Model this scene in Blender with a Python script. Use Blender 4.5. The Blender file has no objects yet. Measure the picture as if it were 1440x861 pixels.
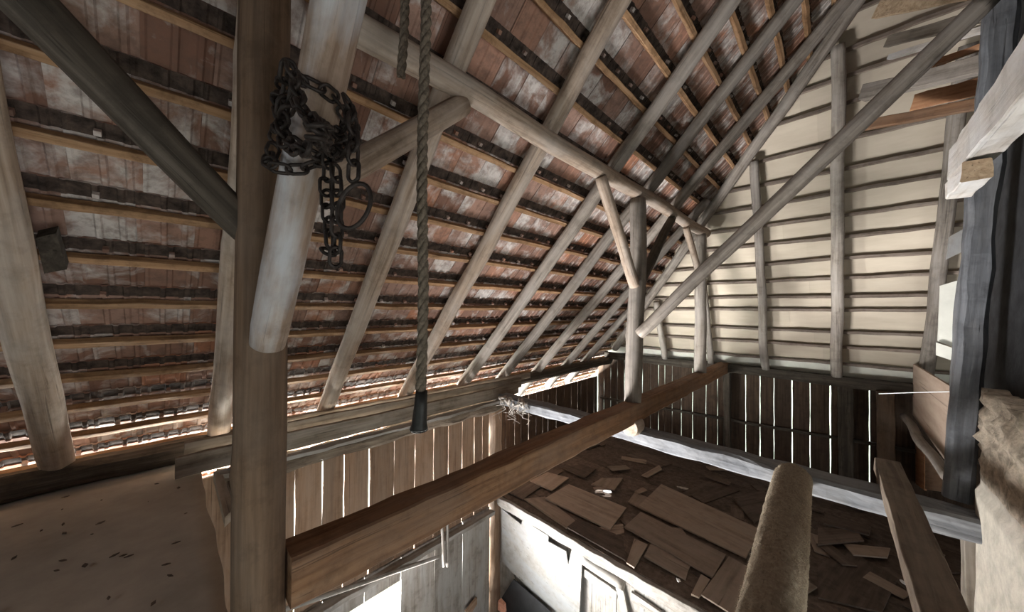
import bpy, bmesh, math, random
from mathutils import Vector, Matrix, noise
random.seed(7)
S = bpy.context.scene
COL = S.collection
R_ = math.radians

# ------------------------------------------------------------------ camera
F = 471.0
_yaw, _pit, _rol = R_(44.06), R_(.58), R_(.39)
FW = Vector((math.cos(_yaw)*math.cos(_pit), math.sin(_yaw)*math.cos(_pit), math.sin(_pit)))
_r = Vector((math.sin(_yaw), -math.cos(_yaw), 0)); _u = _r.cross(FW)
RT = _r*math.cos(_rol) + _u*math.sin(_rol)
UP = -_r*math.sin(_rol) + _u*math.cos(_rol)
cam = bpy.data.cameras.new('camera'); cam.sensor_width = 36; cam.lens = 36*F/1440; cam.clip_start = .02; cam.clip_end = 300
co = bpy.data.objects.new('camera', cam); COL.objects.link(co)
co.matrix_world = Matrix(((RT.x, UP.x, -FW.x, 0), (RT.y, UP.y, -FW.y, 0), (RT.z, UP.z, -FW.z, 0), (0, 0, 0, 1)))
S.camera = co

# ------------------------------------------------------------------ world, exposure, lights
S.view_settings.view_transform = 'Standard'; S.view_settings.look = 'None'
S.view_settings.gamma = 1; S.view_settings.use_curve_mapping = False
S.view_settings.exposure = -0.1
S.cycles.use_denoising = True
S.cycles.max_bounces = 8; S.cycles.diffuse_bounces = 5
W = bpy.data.worlds.new('daylight'); S.world = W; W.use_nodes = True
_bg = W.node_tree.nodes['Background']; _bg.inputs[0].default_value = (.90, .97, .98, 1); _bg.inputs[1].default_value = 4.0


def area(name, loc, target, sx, sy, power, col):
    l = bpy.data.lights.new(name, 'AREA'); l.shape = 'RECTANGLE'; l.size = sx; l.size_y = sy; l.energy = power; l.color = col
    o = bpy.data.objects.new(name, l); COL.objects.link(o)
    o.location = loc; o.rotation_euler = (Vector(target)-Vector(loc)).to_track_quat('-Z', 'Y').to_euler()
    return o


area('daylight_left_door', (1.0, 3.45, -3.95), (5.4, .6, 1.2), 1.9, .8, 215, (1, .985, .97)).data.spread = R_(76)
area('fill_right', (.6, -3.9, -2.9), (1.6, 1.4, .1), 2.6, 2.4, 115, (.98, .985, 1))  # added fill lamp on the right; a door there is unseen
area('assumed_back_door_light', (-2.5, -1.2, -2.4), (2.5, .8, -.2), 2.2, 2.2, 14, (.92, .96, 1))  # added lamp at an assumed back door, unseen behind the camera
area('fill_back_upper', (-2.5, 1.2, .4), (2.0, 1.6, -.6), .9, .9, 12, (.95, .97, 1))  # added fill lamp behind the camera; no window is built there
area('fill_eaves', (2.4, 5.5, -3.3), (2.4, 3.7, -.6), 10.5, 1.2, 7500, (.97, 1, .96))  # added strip lamp standing in for yard light on the lowest tile rows

_sp = bpy.data.lights.new('sun_fleck_spot', 'SPOT'); _sp.energy = 9000; _sp.spot_size = R_(1.3); _sp.spot_blend = .3; _sp.shadow_soft_size = .004; _sp.color = (.95, .98, 1)  # added spot lamp for the sun fleck on the loft; no roof hole built
_so = bpy.data.objects.new('sun_fleck_spot', _sp); COL.objects.link(_so); _so.location = (5.6, -2.9, 1.1)
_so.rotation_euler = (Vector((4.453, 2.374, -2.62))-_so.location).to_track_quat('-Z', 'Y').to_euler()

# ------------------------------------------------------------------ geometry of the place
SL = R_(47.25)                               # roof pitch
TAN = math.tan(SL)
NR = Vector((0, math.sin(SL), math.cos(SL)))   # outward normal of the left slope
CR = 3.0*math.sin(SL)
DN = Vector((0, math.cos(SL), -math.sin(SL)))  # down the slope


def ray(x, y): return FW + RT*((x-720)/F) + UP*((430.5-y)/F)
def onp(x, y, n, c):
    d = ray(x, y); return d*(c/Vector(n).dot(d))
def PX(x, y, v): return onp(x, y, (1, 0, 0), v)
def PY(x, y, v): return onp(x, y, (0, 1, 0), v)
def PZ(x, y, v): return onp(x, y, (0, 0, 1), v)
def roofp(X, z, off=0.):
    """point of the left roof slope at X and height z, set inwards by off"""
    p = Vector((X, 3.0-z/TAN, z)); return p - NR*off
def hipX(z): return 7.3 - .5*(z+1)
HN = Vector((1, 0, .5)).normalized()

# ------------------------------------------------------------------ materials
def mat(name):
    m = bpy.data.materials.new(name); m.use_nodes = True
    nt = m.node_tree; b = nt.nodes['Principled BSDF']
    return m, nt, b


def nd(nt, t, **k):
    n = nt.nodes.new(t)
    for a, v in k.items():
        if a == 'ins':
            for i, x in v.items(): n.inputs[i].default_value = x
        else: setattr(n, a, v)
    return n


def ramp(nt, stops):
    n = nt.nodes.new('ShaderNodeValToRGB'); e = n.color_ramp.elements
    while len(e) < len(stops): e.new(.5)
    for i, (p, c) in enumerate(stops):
        e[i].position = p; e[i].color = (c, c, c, 1) if isinstance(c, (int, float)) else (*c, 1)
    return n


def mixc(nt, fac, a, b, mode='MIX'):
    n = nt.nodes.new('ShaderNodeMix'); n.data_type = 'RGBA'; n.blend_type = mode
    for sock, v in ((n.inputs[0], fac), (n.inputs[6], a), (n.inputs[7], b)):
        if hasattr(v, 'links') or hasattr(v, 'is_output'): nt.links.new(v, sock)
        else: sock.default_value = v if isinstance(v, (int, float)) else (*v, 1)
    return n.outputs[2]


def wood(name, dark, mid, light, grain=14., along=.55, rough=.8, spots=.35, patch=None, patch_amt=.5, bump=.35, patch_scale=2.2):
    """aged wood whose grain follows local z; patch = colour of dust, lime or wear in shapeless blotches"""
    m, nt, b = mat(name); L = nt.links.new
    tc = nd(nt, 'ShaderNodeTexCoord'); oi = nd(nt, 'ShaderNodeObjectInfo')
    add = nd(nt, 'ShaderNodeVectorMath', operation='MULTIPLY_ADD')
    cmb = nd(nt, 'ShaderNodeCombineXYZ')
    for i in range(3): L(oi.outputs['Random'], cmb.inputs[i])
    L(cmb.outputs[0], add.inputs[0]); add.inputs[1].default_value = (37, 53, 71); L(tc.outputs['Object'], add.inputs[2])
    mp = nd(nt, 'ShaderNodeMapping'); L(add.outputs[0], mp.inputs[0]); mp.inputs['Scale'].default_value = (grain, grain, along)
    n1 = nd(nt, 'ShaderNodeTexNoise', ins={'Scale': 2.2, 'Detail': 7, 'Roughness': .62, 'Distortion': .25}); L(mp.outputs[0], n1.inputs['Vector'])
    r1 = ramp(nt, ((.28, dark), (.5, mid), (.74, light))); L(n1.outputs[0], r1.inputs[0])
    n2 = nd(nt, 'ShaderNodeTexNoise', ins={'Scale': 9., 'Detail': 5, 'Roughness': .7}); L(add.outputs[0], n2.inputs['Vector'])
    r2 = ramp(nt, ((.36, 1.), (.52, 0.))); L(n2.outputs[0], r2.inputs[0])
    mm = nd(nt, 'ShaderNodeMath', operation='MULTIPLY'); L(r2.outputs[0], mm.inputs[0]); mm.inputs[1].default_value = spots
    c = mixc(nt, mm.outputs[0], r1.outputs[0], tuple(x*.45 for x in dark))
    # fine drying cracks along the grain
    mp3 = nd(nt, 'ShaderNodeMapping'); L(add.outputs[0], mp3.inputs[0]); mp3.inputs['Scale'].default_value = (grain*3.2, grain*3.2, along*.9)
    n4 = nd(nt, 'ShaderNodeTexNoise', ins={'Scale': 1.6, 'Detail': 3}); L(mp3.outputs[0], n4.inputs['Vector'])
    r4 = ramp(nt, ((.29, 1.), (.35, 0.))); L(n4.outputs[0], r4.inputs[0])
    m4 = nd(nt, 'ShaderNodeMath', operation='MULTIPLY'); L(r4.outputs[0], m4.inputs[0]); m4.inputs[1].default_value = .6
    c = mixc(nt, m4.outputs[0], c, tuple(x*.35 for x in dark))
    if patch:
        mp2 = nd(nt, 'ShaderNodeMapping'); L(add.outputs[0], mp2.inputs[0]); mp2.inputs['Scale'].default_value = (3, 3, .9)
        n3 = nd(nt, 'ShaderNodeTexNoise', ins={'Scale': patch_scale, 'Detail': 6, 'Roughness': .6}); L(mp2.outputs[0], n3.inputs['Vector'])
        r3 = ramp(nt, ((.42, 0.), (.62, 1.))); L(n3.outputs[0], r3.inputs[0])
        m3 = nd(nt, 'ShaderNodeMath', operation='MULTIPLY'); L(r3.outputs[0], m3.inputs[0]); m3.inputs[1].default_value = patch_amt
        c = mixc(nt, m3.outputs[0], c, patch)
    # every piece its own tone
    at = nd(nt, 'ShaderNodeAttribute'); at.attribute_name = 'tint'
    hs = nd(nt, 'ShaderNodeHueSaturation'); L(c, hs.inputs['Color'])
    ad = nd(nt, 'ShaderNodeMath', operation='ADD'); L(at.outputs['Fac'], ad.inputs[0]); L(oi.outputs['Random'], ad.inputs[1])
    fr = nd(nt, 'ShaderNodeMath', operation='FRACT'); L(ad.outputs[0], fr.inputs[0])
    mr = nd(nt, 'ShaderNodeMapRange', ins={3: .78, 4: 1.22}); L(fr.outputs[0], mr.inputs[0]); L(mr.outputs[0], hs.inputs['Value'])
    L(hs.outputs[0], b.inputs['Base Color']); b.inputs['Roughness'].default_value = rough; b.inputs['Specular IOR Level'].default_value = .25
    bp = nd(nt, 'ShaderNodeBump', ins={'Strength': bump, 'Distance': .012})
    ma = nd(nt, 'ShaderNodeMath', operation='SUBTRACT'); L(n1.outputs[0], ma.inputs[0]); L(r4.outputs[0], ma.inputs[1])
    L(ma.outputs[0], bp.inputs['Height']); L(bp.outputs[0], b.inputs['Normal'])
    return m


M = {}
M['log'] = wood('log_wood', (.16, .112, .078), (.33, .25, .19), (.47, .38, .31), patch=(.40, .36, .33), patch_amt=.45)
M['log_grey'] = wood('weathered_log_wood', (0.102, 0.082, 0.067), (0.221, 0.189, 0.160), (0.344, 0.303, 0.267), patch=(0.295, 0.267, 0.246), patch_amt=.5)
M['post'] = wood('brown_post_wood', (.06, .036, .022), (.13, .082, .052), (.20, .13, .085), patch=(.18, .135, .105), patch_amt=.4)
M['pale_log'] = wood('pale_peeled_wood', (.20, .13, .09), (.36, .265, .205), (.52, .45, .41), patch=(.56, .58, .63), patch_amt=.8, patch_scale=1.9)
M['dark_log'] = wood('dark_barky_wood', (.026, .021, .016), (.06, .048, .037), (.115, .095, .077))
M['lath'] = wood('lath_wood', (.17, .09, .042), (.35, .205, .11), (.46, .30, .185), spots=.5)
M['lath_hip'] = wood('grey_lath_wood', (.10, .075, .06), (.21, .165, .135), (.31, .26, .22))
M['tie'] = wood('red_brown_beam_wood', (0.102, 0.051, 0.027), (0.204, 0.109, 0.058), (0.258, 0.153, 0.088), patch=(0.170, 0.122, 0.095), patch_amt=.45)
M['blue'] = wood('grey_blue_dusty_wood', (.07, .07, .075), (.14, .145, .158), (.22, .228, .243), patch=(.25, .248, .25), patch_amt=.5)
M['plank'] = wood('brown_plank_wood', (0.136, 0.081, 0.051), (0.255, 0.162, 0.106), (0.315, 0.212, 0.149), patch=(0.289, 0.212, 0.162), patch_amt=.5, spots=.2)
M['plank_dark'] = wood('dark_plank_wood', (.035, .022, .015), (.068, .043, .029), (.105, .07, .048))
M['white_plank'] = wood('limewashed_wood', (0.159, 0.138, 0.116), (0.268, 0.242, 0.217), (0.326, 0.303, 0.286), patch=(0.339, 0.329, 0.318), patch_amt=.8, spots=.45)
M['lime_sheet'] = wood('limewashed_sheet', (0.238, 0.216, 0.194), (0.302, 0.285, 0.266), (0.331, 0.321, 0.310), along=6, grain=6, patch=(0.317, 0.324, 0.338), patch_amt=.7, spots=.2, bump=.15)
M['board'] = wood('dusty_board_wood', (.17, .125, .095), (.27, .205, .16), (.33, .255, .205), grain=7, patch=(.28, .225, .185), patch_amt=.6, spots=.25, bump=.15)
M['board_dark'] = wood('dark_board_wood', (.06, .043, .034), (.11, .08, .062), (.16, .12, .095), grain=8, spots=.4)
M['floor_wood'] = wood('dusty_floor_wood', (.20, .145, .105), (.31, .235, .175), (.37, .285, .22), grain=4, patch=(.34, .265, .205), patch_amt=.7, spots=.25, bump=.15)
M['stack'] = wood('grey_stacked_board_wood', (.09, .07, .052), (.19, .155, .12), (.30, .255, .21), patch=(.33, .29, .25), patch_amt=.6)
M['beam_brown'] = wood('rough_brown_beam', (.07, .05, .037), (.145, .11, .082), (.24, .19, .145), patch=(.26, .215, .17), patch_amt=.5, bump=.8)
M['plywood'] = wood('pink_tan_panel', (.40, .29, .22), (.50, .38, .30), (.56, .44, .355), grain=5, spots=.1, bump=.1)
M['dust'] = wood('dusty_bark', (0.180, 0.135, 0.090), (0.279, 0.225, 0.162), (0.396, 0.333, 0.252), grain=26, along=20, patch=(0.243, 0.189, 0.135), patch_amt=.5, bump=.9)
M['pale_beam'] = wood('pale_limewashed_beam', (.36, .30, .255), (.56, .515, .47), (.65, .62, .59), patch=(.66, .65, .65), patch_amt=.7, spots=.3)
M['end'] = wood('sawn_end_grain', (.22, .15, .09), (.36, .26, .17), (.45, .34, .23), grain=20, along=20)
M['orange'] = wood('orange_wood', (.22, .10, .05), (.36, .185, .10), (.45, .26, .15), spots=.2)


def simple(name, col, rough=.8, metal=0., nscale=20., var=.35, bump=.3, dark=None, dist=.01):
    m, nt, b = mat(name); L = nt.links.new
    tc = nd(nt, 'ShaderNodeTexCoord')
    n = nd(nt, 'ShaderNodeTexNoise', ins={'Scale': nscale, 'Detail': 6, 'Roughness': .65}); L(tc.outputs['Object'], n.inputs['Vector'])
    d = dark or tuple(c*(1-var) for c in col)
    r = ramp(nt, ((.35, d), (.65, tuple(min(1, c*(1+var*.5)) for c in col)))); L(n.outputs[0], r.inputs[0])
    L(r.outputs[0], b.inputs['Base Color']); b.inputs['Roughness'].default_value = rough; b.inputs['Metallic'].default_value = metal
    b.inputs['Specular IOR Level'].default_value = .3
    bp = nd(nt, 'ShaderNodeBump', ins={'Strength': bump, 'Distance': dist}); L(n.outputs[0], bp.inputs['Height']); L(bp.outputs[0], b.inputs['Normal'])
    return m


M['soot'] = simple('sooty_masonry', (.022, .022, .024), .9, nscale=9, var=.6, bump=.5)
M['clay'] = simple('cream_clay_plaster', (.50, .455, .385), .9, nscale=14, var=.22, bump=.5)
M['clay_rough'] = simple('broken_straw_clay', (.50, .42, .33), .95, nscale=22, var=.5, bump=.9)
M['iron'] = simple('rusty_iron', (.035, .027, .024), .55, metal=.4, nscale=40, var=.6)
M['rope'] = simple('hemp_rope', (.155, .125, .095), .9, nscale=60, var=.5)
M['tar'] = simple('tarred_rope_end', (.02, .019, .018), .5, nscale=30, var=.4)
M['web'] = simple('dusty_cobweb_rags', (.42, .38, .34), .95, nscale=30, var=.4)
M['paper'] = simple('white_paper', (.82, .82, .82), .7, nscale=6, var=.06, bump=.05)
M['pink'] = simple('pink_brick', (.75, .36, .25), .85, nscale=20, var=.25)
M['black'] = simple('black_sheet', (.03, .03, .032), .45, nscale=8, var=.4)
M['floor_dust'] = simple('dusty_floor', (.41, .36, .305), .95, nscale=2.2, var=.22, bump=.2)
M['ground'] = simple('earth_floor', (.17, .14, .115), .95, nscale=3, var=.4)
M['grass_out'] = simple('sunlit_yard', (.62, .66, .52), .95, nscale=2, var=.3)
M['straw'] = simple('dusty_straw', (.48, .40, .29), .95, nscale=40, var=.4)


def tile_mat():
    m, nt, b = mat('clay_roof_tile'); L = nt.links.new
    tc = nd(nt, 'ShaderNodeTexCoord'); at = nd(nt, 'ShaderNodeAttribute'); at.attribute_name = 'tint'
    sc = nd(nt, 'ShaderNodeVectorMath', operation='SCALE'); L(at.outputs['Vector'], sc.inputs[0]); sc.inputs['Scale'].default_value = 31
    ad = nd(nt, 'ShaderNodeVectorMath', operation='ADD'); L(tc.outputs['Object'], ad.inputs[0]); L(sc.outputs[0], ad.inputs[1])
    r0 = ramp(nt, ((0, (.19, .10, .072)), (.35, (.27, .16, .122)), (.7, (.32, .205, .165)), (1, (.38, .18, .11)))); L(at.outputs['Fac'], r0.inputs[0])
    n1 = nd(nt, 'ShaderNodeTexNoise', ins={'Scale': 5., 'Detail': 7, 'Roughness': .6, 'Distortion': .6}); L(ad.outputs[0], n1.inputs['Vector'])
    # lime bloom: more on some tiles than on others
    mr = nd(nt, 'ShaderNodeMapRange', ins={3: -.13, 4: .10}); 
    fr = nd(nt, 'ShaderNodeMath', operation='MULTIPLY'); L(at.outputs['Fac'], fr.inputs[0]); fr.inputs[1].default_value = 7.31
    f2 = nd(nt, 'ShaderNodeMath', operation='FRACT'); L(fr.outputs[0], f2.inputs[0]); L(f2.outputs[0], mr.inputs[0])
    sm = nd(nt, 'ShaderNodeMath', operation='ADD'); L(n1.outputs[0], sm.inputs[0]); L(mr.outputs[0], sm.inputs[1])
    r1 = ramp(nt, ((.45, 0.), (.62, .85))); L(sm.outputs[0], r1.inputs[0])
    c = mixc(nt, r1.outputs[0], r0.outputs[0], (.60, .565, .545))
    n2 = nd(nt, 'ShaderNodeTexNoise', ins={'Scale': 16., 'Detail': 6, 'Roughness': .7}); L(ad.outputs[0], n2.inputs['Vector'])
    r2 = ramp(nt, ((.36, .55), (.55, 0.))); L(n2.outputs[0], r2.inputs[0])
    c = mixc(nt, r2.outputs[0], c, (.13, .085, .068))
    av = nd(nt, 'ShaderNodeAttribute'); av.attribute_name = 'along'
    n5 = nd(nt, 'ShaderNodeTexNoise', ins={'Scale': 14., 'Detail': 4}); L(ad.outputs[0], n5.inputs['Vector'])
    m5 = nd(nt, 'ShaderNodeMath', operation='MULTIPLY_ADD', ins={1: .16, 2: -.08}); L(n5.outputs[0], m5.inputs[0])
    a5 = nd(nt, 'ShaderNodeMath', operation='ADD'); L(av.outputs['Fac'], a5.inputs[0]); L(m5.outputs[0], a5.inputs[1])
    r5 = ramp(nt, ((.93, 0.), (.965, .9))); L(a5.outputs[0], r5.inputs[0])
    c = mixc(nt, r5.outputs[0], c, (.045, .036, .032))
    L(c, b.inputs['Base Color']); b.inputs['Roughness'].default_value = .9; b.inputs['Specular IOR Level'].default_value = .2
    bp = nd(nt, 'ShaderNodeBump', ins={'Strength': .25, 'Distance': .008}); L(n2.outputs[0], bp.inputs['Height']); L(bp.outputs[0], b.inputs['Normal'])
    return m


M['tile'] = tile_mat()
M['tile_head'] = simple('dark_tile_head', (.075, .053, .043), .95, nscale=18, var=.7, bump=.8)  # tile head band in an uneven darker brown


def panel_mat():
    m, nt, b = mat('cream_hip_board'); L = nt.links.new
    tc = nd(nt, 'ShaderNodeTexCoord'); at = nd(nt, 'ShaderNodeAttribute'); at.attribute_name = 'tint'
    mp = nd(nt, 'ShaderNodeMapping'); L(tc.outputs['Object'], mp.inputs[0]); mp.inputs['Scale'].default_value = (1, .6, 3)
    n = nd(nt, 'ShaderNodeTexNoise', ins={'Scale': 3, 'Detail': 5, 'Roughness': .6}); L(mp.outputs[0], n.inputs['Vector'])
    r = ramp(nt, ((.3, (.45, .383, .305)), (.7, (.54, .468, .378)))); L(n.outputs[0], r.inputs[0])
    hs = nd(nt, 'ShaderNodeHueSaturation'); L(r.outputs[0], hs.inputs['Color'])
    mr = nd(nt, 'ShaderNodeMapRange', ins={3: .92, 4: 1.06}); L(at.outputs['Fac'], mr.inputs[0]); L(mr.outputs[0], hs.inputs['Value'])
    L(hs.outputs[0], b.inputs['Base Color']); b.inputs['Roughness'].default_value = .85; b.inputs['Specular IOR Level'].default_value = .2
    return m


M['panel'] = panel_mat()
M['panel_low'] = simple('pale_board_and_lit_strip', (.74, .73, .66), .8, nscale=5, var=.1, bump=.05)

# ------------------------------------------------------------------ mesh helpers
class MB:
    """collects faces; build() links them as ONE mesh object"""
    def __init__(self): self.v = []; self.f = []; self.t = []; self.m = []; self.al = []

    def add(self, vs, fs, tint=0., mi=0, along=None):
        b = len(self.v); self.al.extend(along if along else [0.]*len(vs)); self.v += [Vector(p) for p in vs]; self.t += [tint]*len(vs)
        self.f += [tuple(b+i for i in f) for f in fs]; self.m += [mi]*len(fs)

    def box(self, lo, hi, tint=0., jit=0., mi=0):
        x0, y0, z0 = lo; x1, y1, z1 = hi
        vs = [(x, y, z) for x in (x0, x1) for y in (y0, y1) for z in (z0, z1)]
        vs = [Vector(p)+Vector((random.uniform(-jit, jit), random.uniform(-jit, jit), random.uniform(-jit, jit))) for p in vs]
        self.add(vs, [(0, 1, 3, 2), (4, 6, 7, 5), (0, 4, 5, 1), (2, 3, 7, 6), (0, 2, 6, 4), (1, 5, 7, 3)], tint, mi)

    def prism(self, pts, ext, tint=0., mi=0):
        """polygon pts (3-D) pushed along the vector ext"""
        n = len(pts); e = Vector(ext)
        vs = [Vector(p) for p in pts] + [Vector(p)+e for p in pts]
        fs = [tuple(range(n-1, -1, -1)), tuple(range(n, 2*n))] + [(i, (i+1) % n, n+(i+1) % n, n+i) for i in range(n)]
        self.add(vs, fs, tint, mi)

    def tube(self, pts, rad, seg=8, closed=False, tint=0., mi=0):
        pts = [Vector(p) for p in pts]; n = len(pts)
        up = None; rings = []
        for i, p in enumerate(pts):
            if closed: t = pts[(i+1) % n]-pts[i-1]
            else: t = pts[min(i+1, n-1)]-pts[max(i-1, 0)]
            t.normalize()
            if up is None:
                up = t.orthogonal().normalized()
            else:
                up = (up - t*up.dot(t))
                up = up.normalized() if up.length > 1e-6 else t.orthogonal().normalized()
            s = t.cross(up); r = rad[i] if isinstance(rad, (list, tuple)) else rad
            rings.append([p + (up*math.cos(2*math.pi*k/seg) + s*math.sin(2*math.pi*k/seg))*r for k in range(seg)])
        vs = [q for rg in rings for q in rg]; fs = []
        for i in range(n if closed else n-1):
            j = (i+1) % n
            for k in range(seg):
                k2 = (k+1) % seg
                fs.append((i*seg+k, i*seg+k2, j*seg+k2, j*seg+k))
        if not closed:
            fs.append(tuple(range(seg-1, -1, -1))); fs.append(tuple((n-1)*seg+k for k in range(seg)))
        self.add(vs, fs, tint, mi)

    def build(self, name, mats, parent=None, smooth=False, frame=None):
        me = bpy.data.meshes.new(name)
        vs = self.v
        if frame is not None:
            inv = frame.inverted(); vs = [inv @ p for p in vs]
        me.from_pydata([tuple(p) for p in vs], [], self.f)
        bm = bmesh.new(); bm.from_mesh(me); bmesh.ops.recalc_face_normals(bm, faces=bm.faces); bm.to_mesh(me); bm.free()
        a = me.attributes.new('tint', 'FLOAT', 'POINT')
        a.data.foreach_set('value', self.t)
        if any(self.al):
            a = me.attributes.new('along', 'FLOAT', 'POINT'); a.data.foreach_set('value', self.al)
        for k in (mats if isinstance(mats, (list, tuple)) else [mats]): me.materials.append(M[k])
        me.polygons.foreach_set('material_index', self.m)
        me.polygons.foreach_set('use_smooth', [smooth]*len(me.polygons))
        me.update()
        o = bpy.data.objects.new(name, me); COL.objects.link(o)
        if frame is not None: o.matrix_world = frame
        if parent: o.parent = parent; o.matrix_parent_inverse = parent.matrix_world.inverted()
        return o


def tag(o, label, cat, group=None):
    o['label'] = label; o['category'] = cat
    if group: o['group'] = group
    return o


def struct(o): o['kind'] = 'structure'; return o


def frame(p0, p1, side=None):
    """matrix with origin p0 and local z towards p1"""
    p0, p1 = Vector(p0), Vector(p1); z = (p1-p0).normalized()
    x = Vector(side) if side is not None else (Vector((0, 0, 1)) if abs(z.z) < .9 else Vector((1, 0, 0)))
    x = (x - z*x.dot(z)).normalized(); y = z.cross(x)
    return Matrix(((x.x, y.x, z.x, p0.x), (x.y, y.y, z.y, p0.y), (x.z, y.z, z.z, p0.z), (0, 0, 0, 1)))


def log(name, p0, p1, r0, r1, m, label=None, cat='beam', group=None, seg=18, wob=.012, knots=5, bend=0., flat=0., side=None, parent=None, rough=.02, endcap=.0):
    """a hewn log: tapered, slightly crooked, with knots; local z runs along it"""
    p0, p1 = Vector(p0), Vector(p1); ln = (p1-p0).length; fr = frame(p0, p1, side)
    n = max(8, int(ln/.07)); sd = random.uniform(0, 99); b = MB(); vs = []; fs = []
    bd = random.uniform(0, 6.28)
    kn = [(random.uniform(.05, .95)*ln, random.uniform(0, 6.28), random.uniform(.05, .13)) for _ in range(knots)]
    for i in range(n+1):
        t = i/n; z = t*ln; r = r0+(r1-r0)*t
        e = min(t, 1-t)*ln
        if e < .02: r *= .93
        cx = wob*noise.noise((z*1.1, sd, 0))*2 + bend*math.sin(math.pi*t)*math.cos(bd)
        cy = wob*noise.noise((z*1.1, sd, 9))*2 + bend*math.sin(math.pi*t)*math.sin(bd)
        for k in range(seg):
            a = 2*math.pi*k/seg; dx, dy = math.cos(a), math.sin(a)
            q = r*(1 + rough*2*noise.noise((dx*1.5, dy*1.5, z*2.2+sd)) + .04*noise.noise((dx*.8, dy*.8, z*.7+sd)))
            for kz, ka, kh in kn:
                da = (a-ka+math.pi) % (2*math.pi)-math.pi
                q += r*kh*math.exp(-((z-kz)/.045)**2-(da/.35)**2)
            if flat:
                lim = r*(1-flat); q = min(q, lim/max(abs(dx), abs(dy), 1e-3))
            vs.append((cx+dx*q, cy+dy*q, z))
    for i in range(n):
        for k in range(seg):
            k2 = (k+1) % seg; fs.append((i*seg+k, i*seg+k2, (i+1)*seg+k2, (i+1)*seg+k))
    fs.append(tuple(range(seg-1, -1, -1))); fs.append(tuple(n*seg+k for k in range(seg)))
    b.add([fr @ Vector(q) for q in vs], fs)
    o = b.build(name, m, parent, True, fr)
    for p in o.data.polygons:
        if len(p.vertices) > 4: p.use_smooth = False
    if label: tag(o, label, cat, group)
    return o


def timber(name, p0, p1, w, h, m, label=None, cat='beam', group=None, side=(0, 0, 1), cham=.1, rough=.006, wob=.004, parent=None, sag=0.):
    """a sawn or hewn timber: h along `side`, w across, edges worn; local z runs along it"""
    p0, p1 = Vector(p0), Vector(p1); ln = (p1-p0).length; fr = frame(p0, p1, side)
    n = max(4, min(60, int(ln/.09))); sd = random.uniform(0, 99); c = min(w, h)*cham*.5
    hx, hy = h/2, w/2
    sec = [(-hx+c, -hy), (0, -hy), (hx-c, -hy), (hx, -hy+c), (hx, 0), (hx, hy-c), (hx-c, hy), (0, hy), (-hx+c, hy), (-hx, hy-c), (-hx, 0), (-hx, -hy+c)]
    K = len(sec); vs = []; fs = []
    for i in range(n+1):
        z = ln*i/n; cx = wob*2*noise.noise((z*.8, sd, 1)) - sag*math.sin(math.pi*i/n); cy = wob*2*noise.noise((z*.8, sd, 7))
        for k, (x, y) in enumerate(sec):
            vs.append((cx+x+rough*2*noise.noise((x*9, y*9+sd, z*5)), cy+y+rough*2*noise.noise((x*9+40, y*9+sd, z*5)), z))
    for i in range(n):
        for k in range(K):
            k2 = (k+1) % K; fs.append((i*K+k, i*K+k2, (i+1)*K+k2, (i+1)*K+k))
    fs.append(tuple(range(K-1, -1, -1))); fs.append(tuple(n*K+k for k in range(K)))
    b = MB(); b.add([fr @ Vector(q) for q in vs], fs)
    o = b.build(name, m, parent, False, fr)
    if label: tag(o, label, cat, group)
    return o


def slab(name, pts, ext, m, label=None, cat='board', group=None, parent=None):
    """flat board from its outline, thickness along ext; local z along its longest side"""
    pts = [Vector(p) for p in pts]; n = len(pts)
    i = max(range(n), key=lambda k: (pts[(k+1) % n]-pts[k]).length)
    fr = frame(pts[i], pts[(i+1) % n], ext)
    b = MB(); b.prism(pts, ext)
    o = b.build(name, m, parent, False, fr)
    if label: tag(o, label, cat, group)
    return o


def ordinal(n): return ('first second third fourth fifth sixth seventh eighth ninth tenth eleventh twelfth thirteenth fourteenth fifteenth sixteenth seventeenth eighteenth nineteenth twentieth'.split()
                        + ['twenty-'+w for w in 'first second third fourth fifth sixth seventh eighth ninth'.split()])[n-1]

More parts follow.
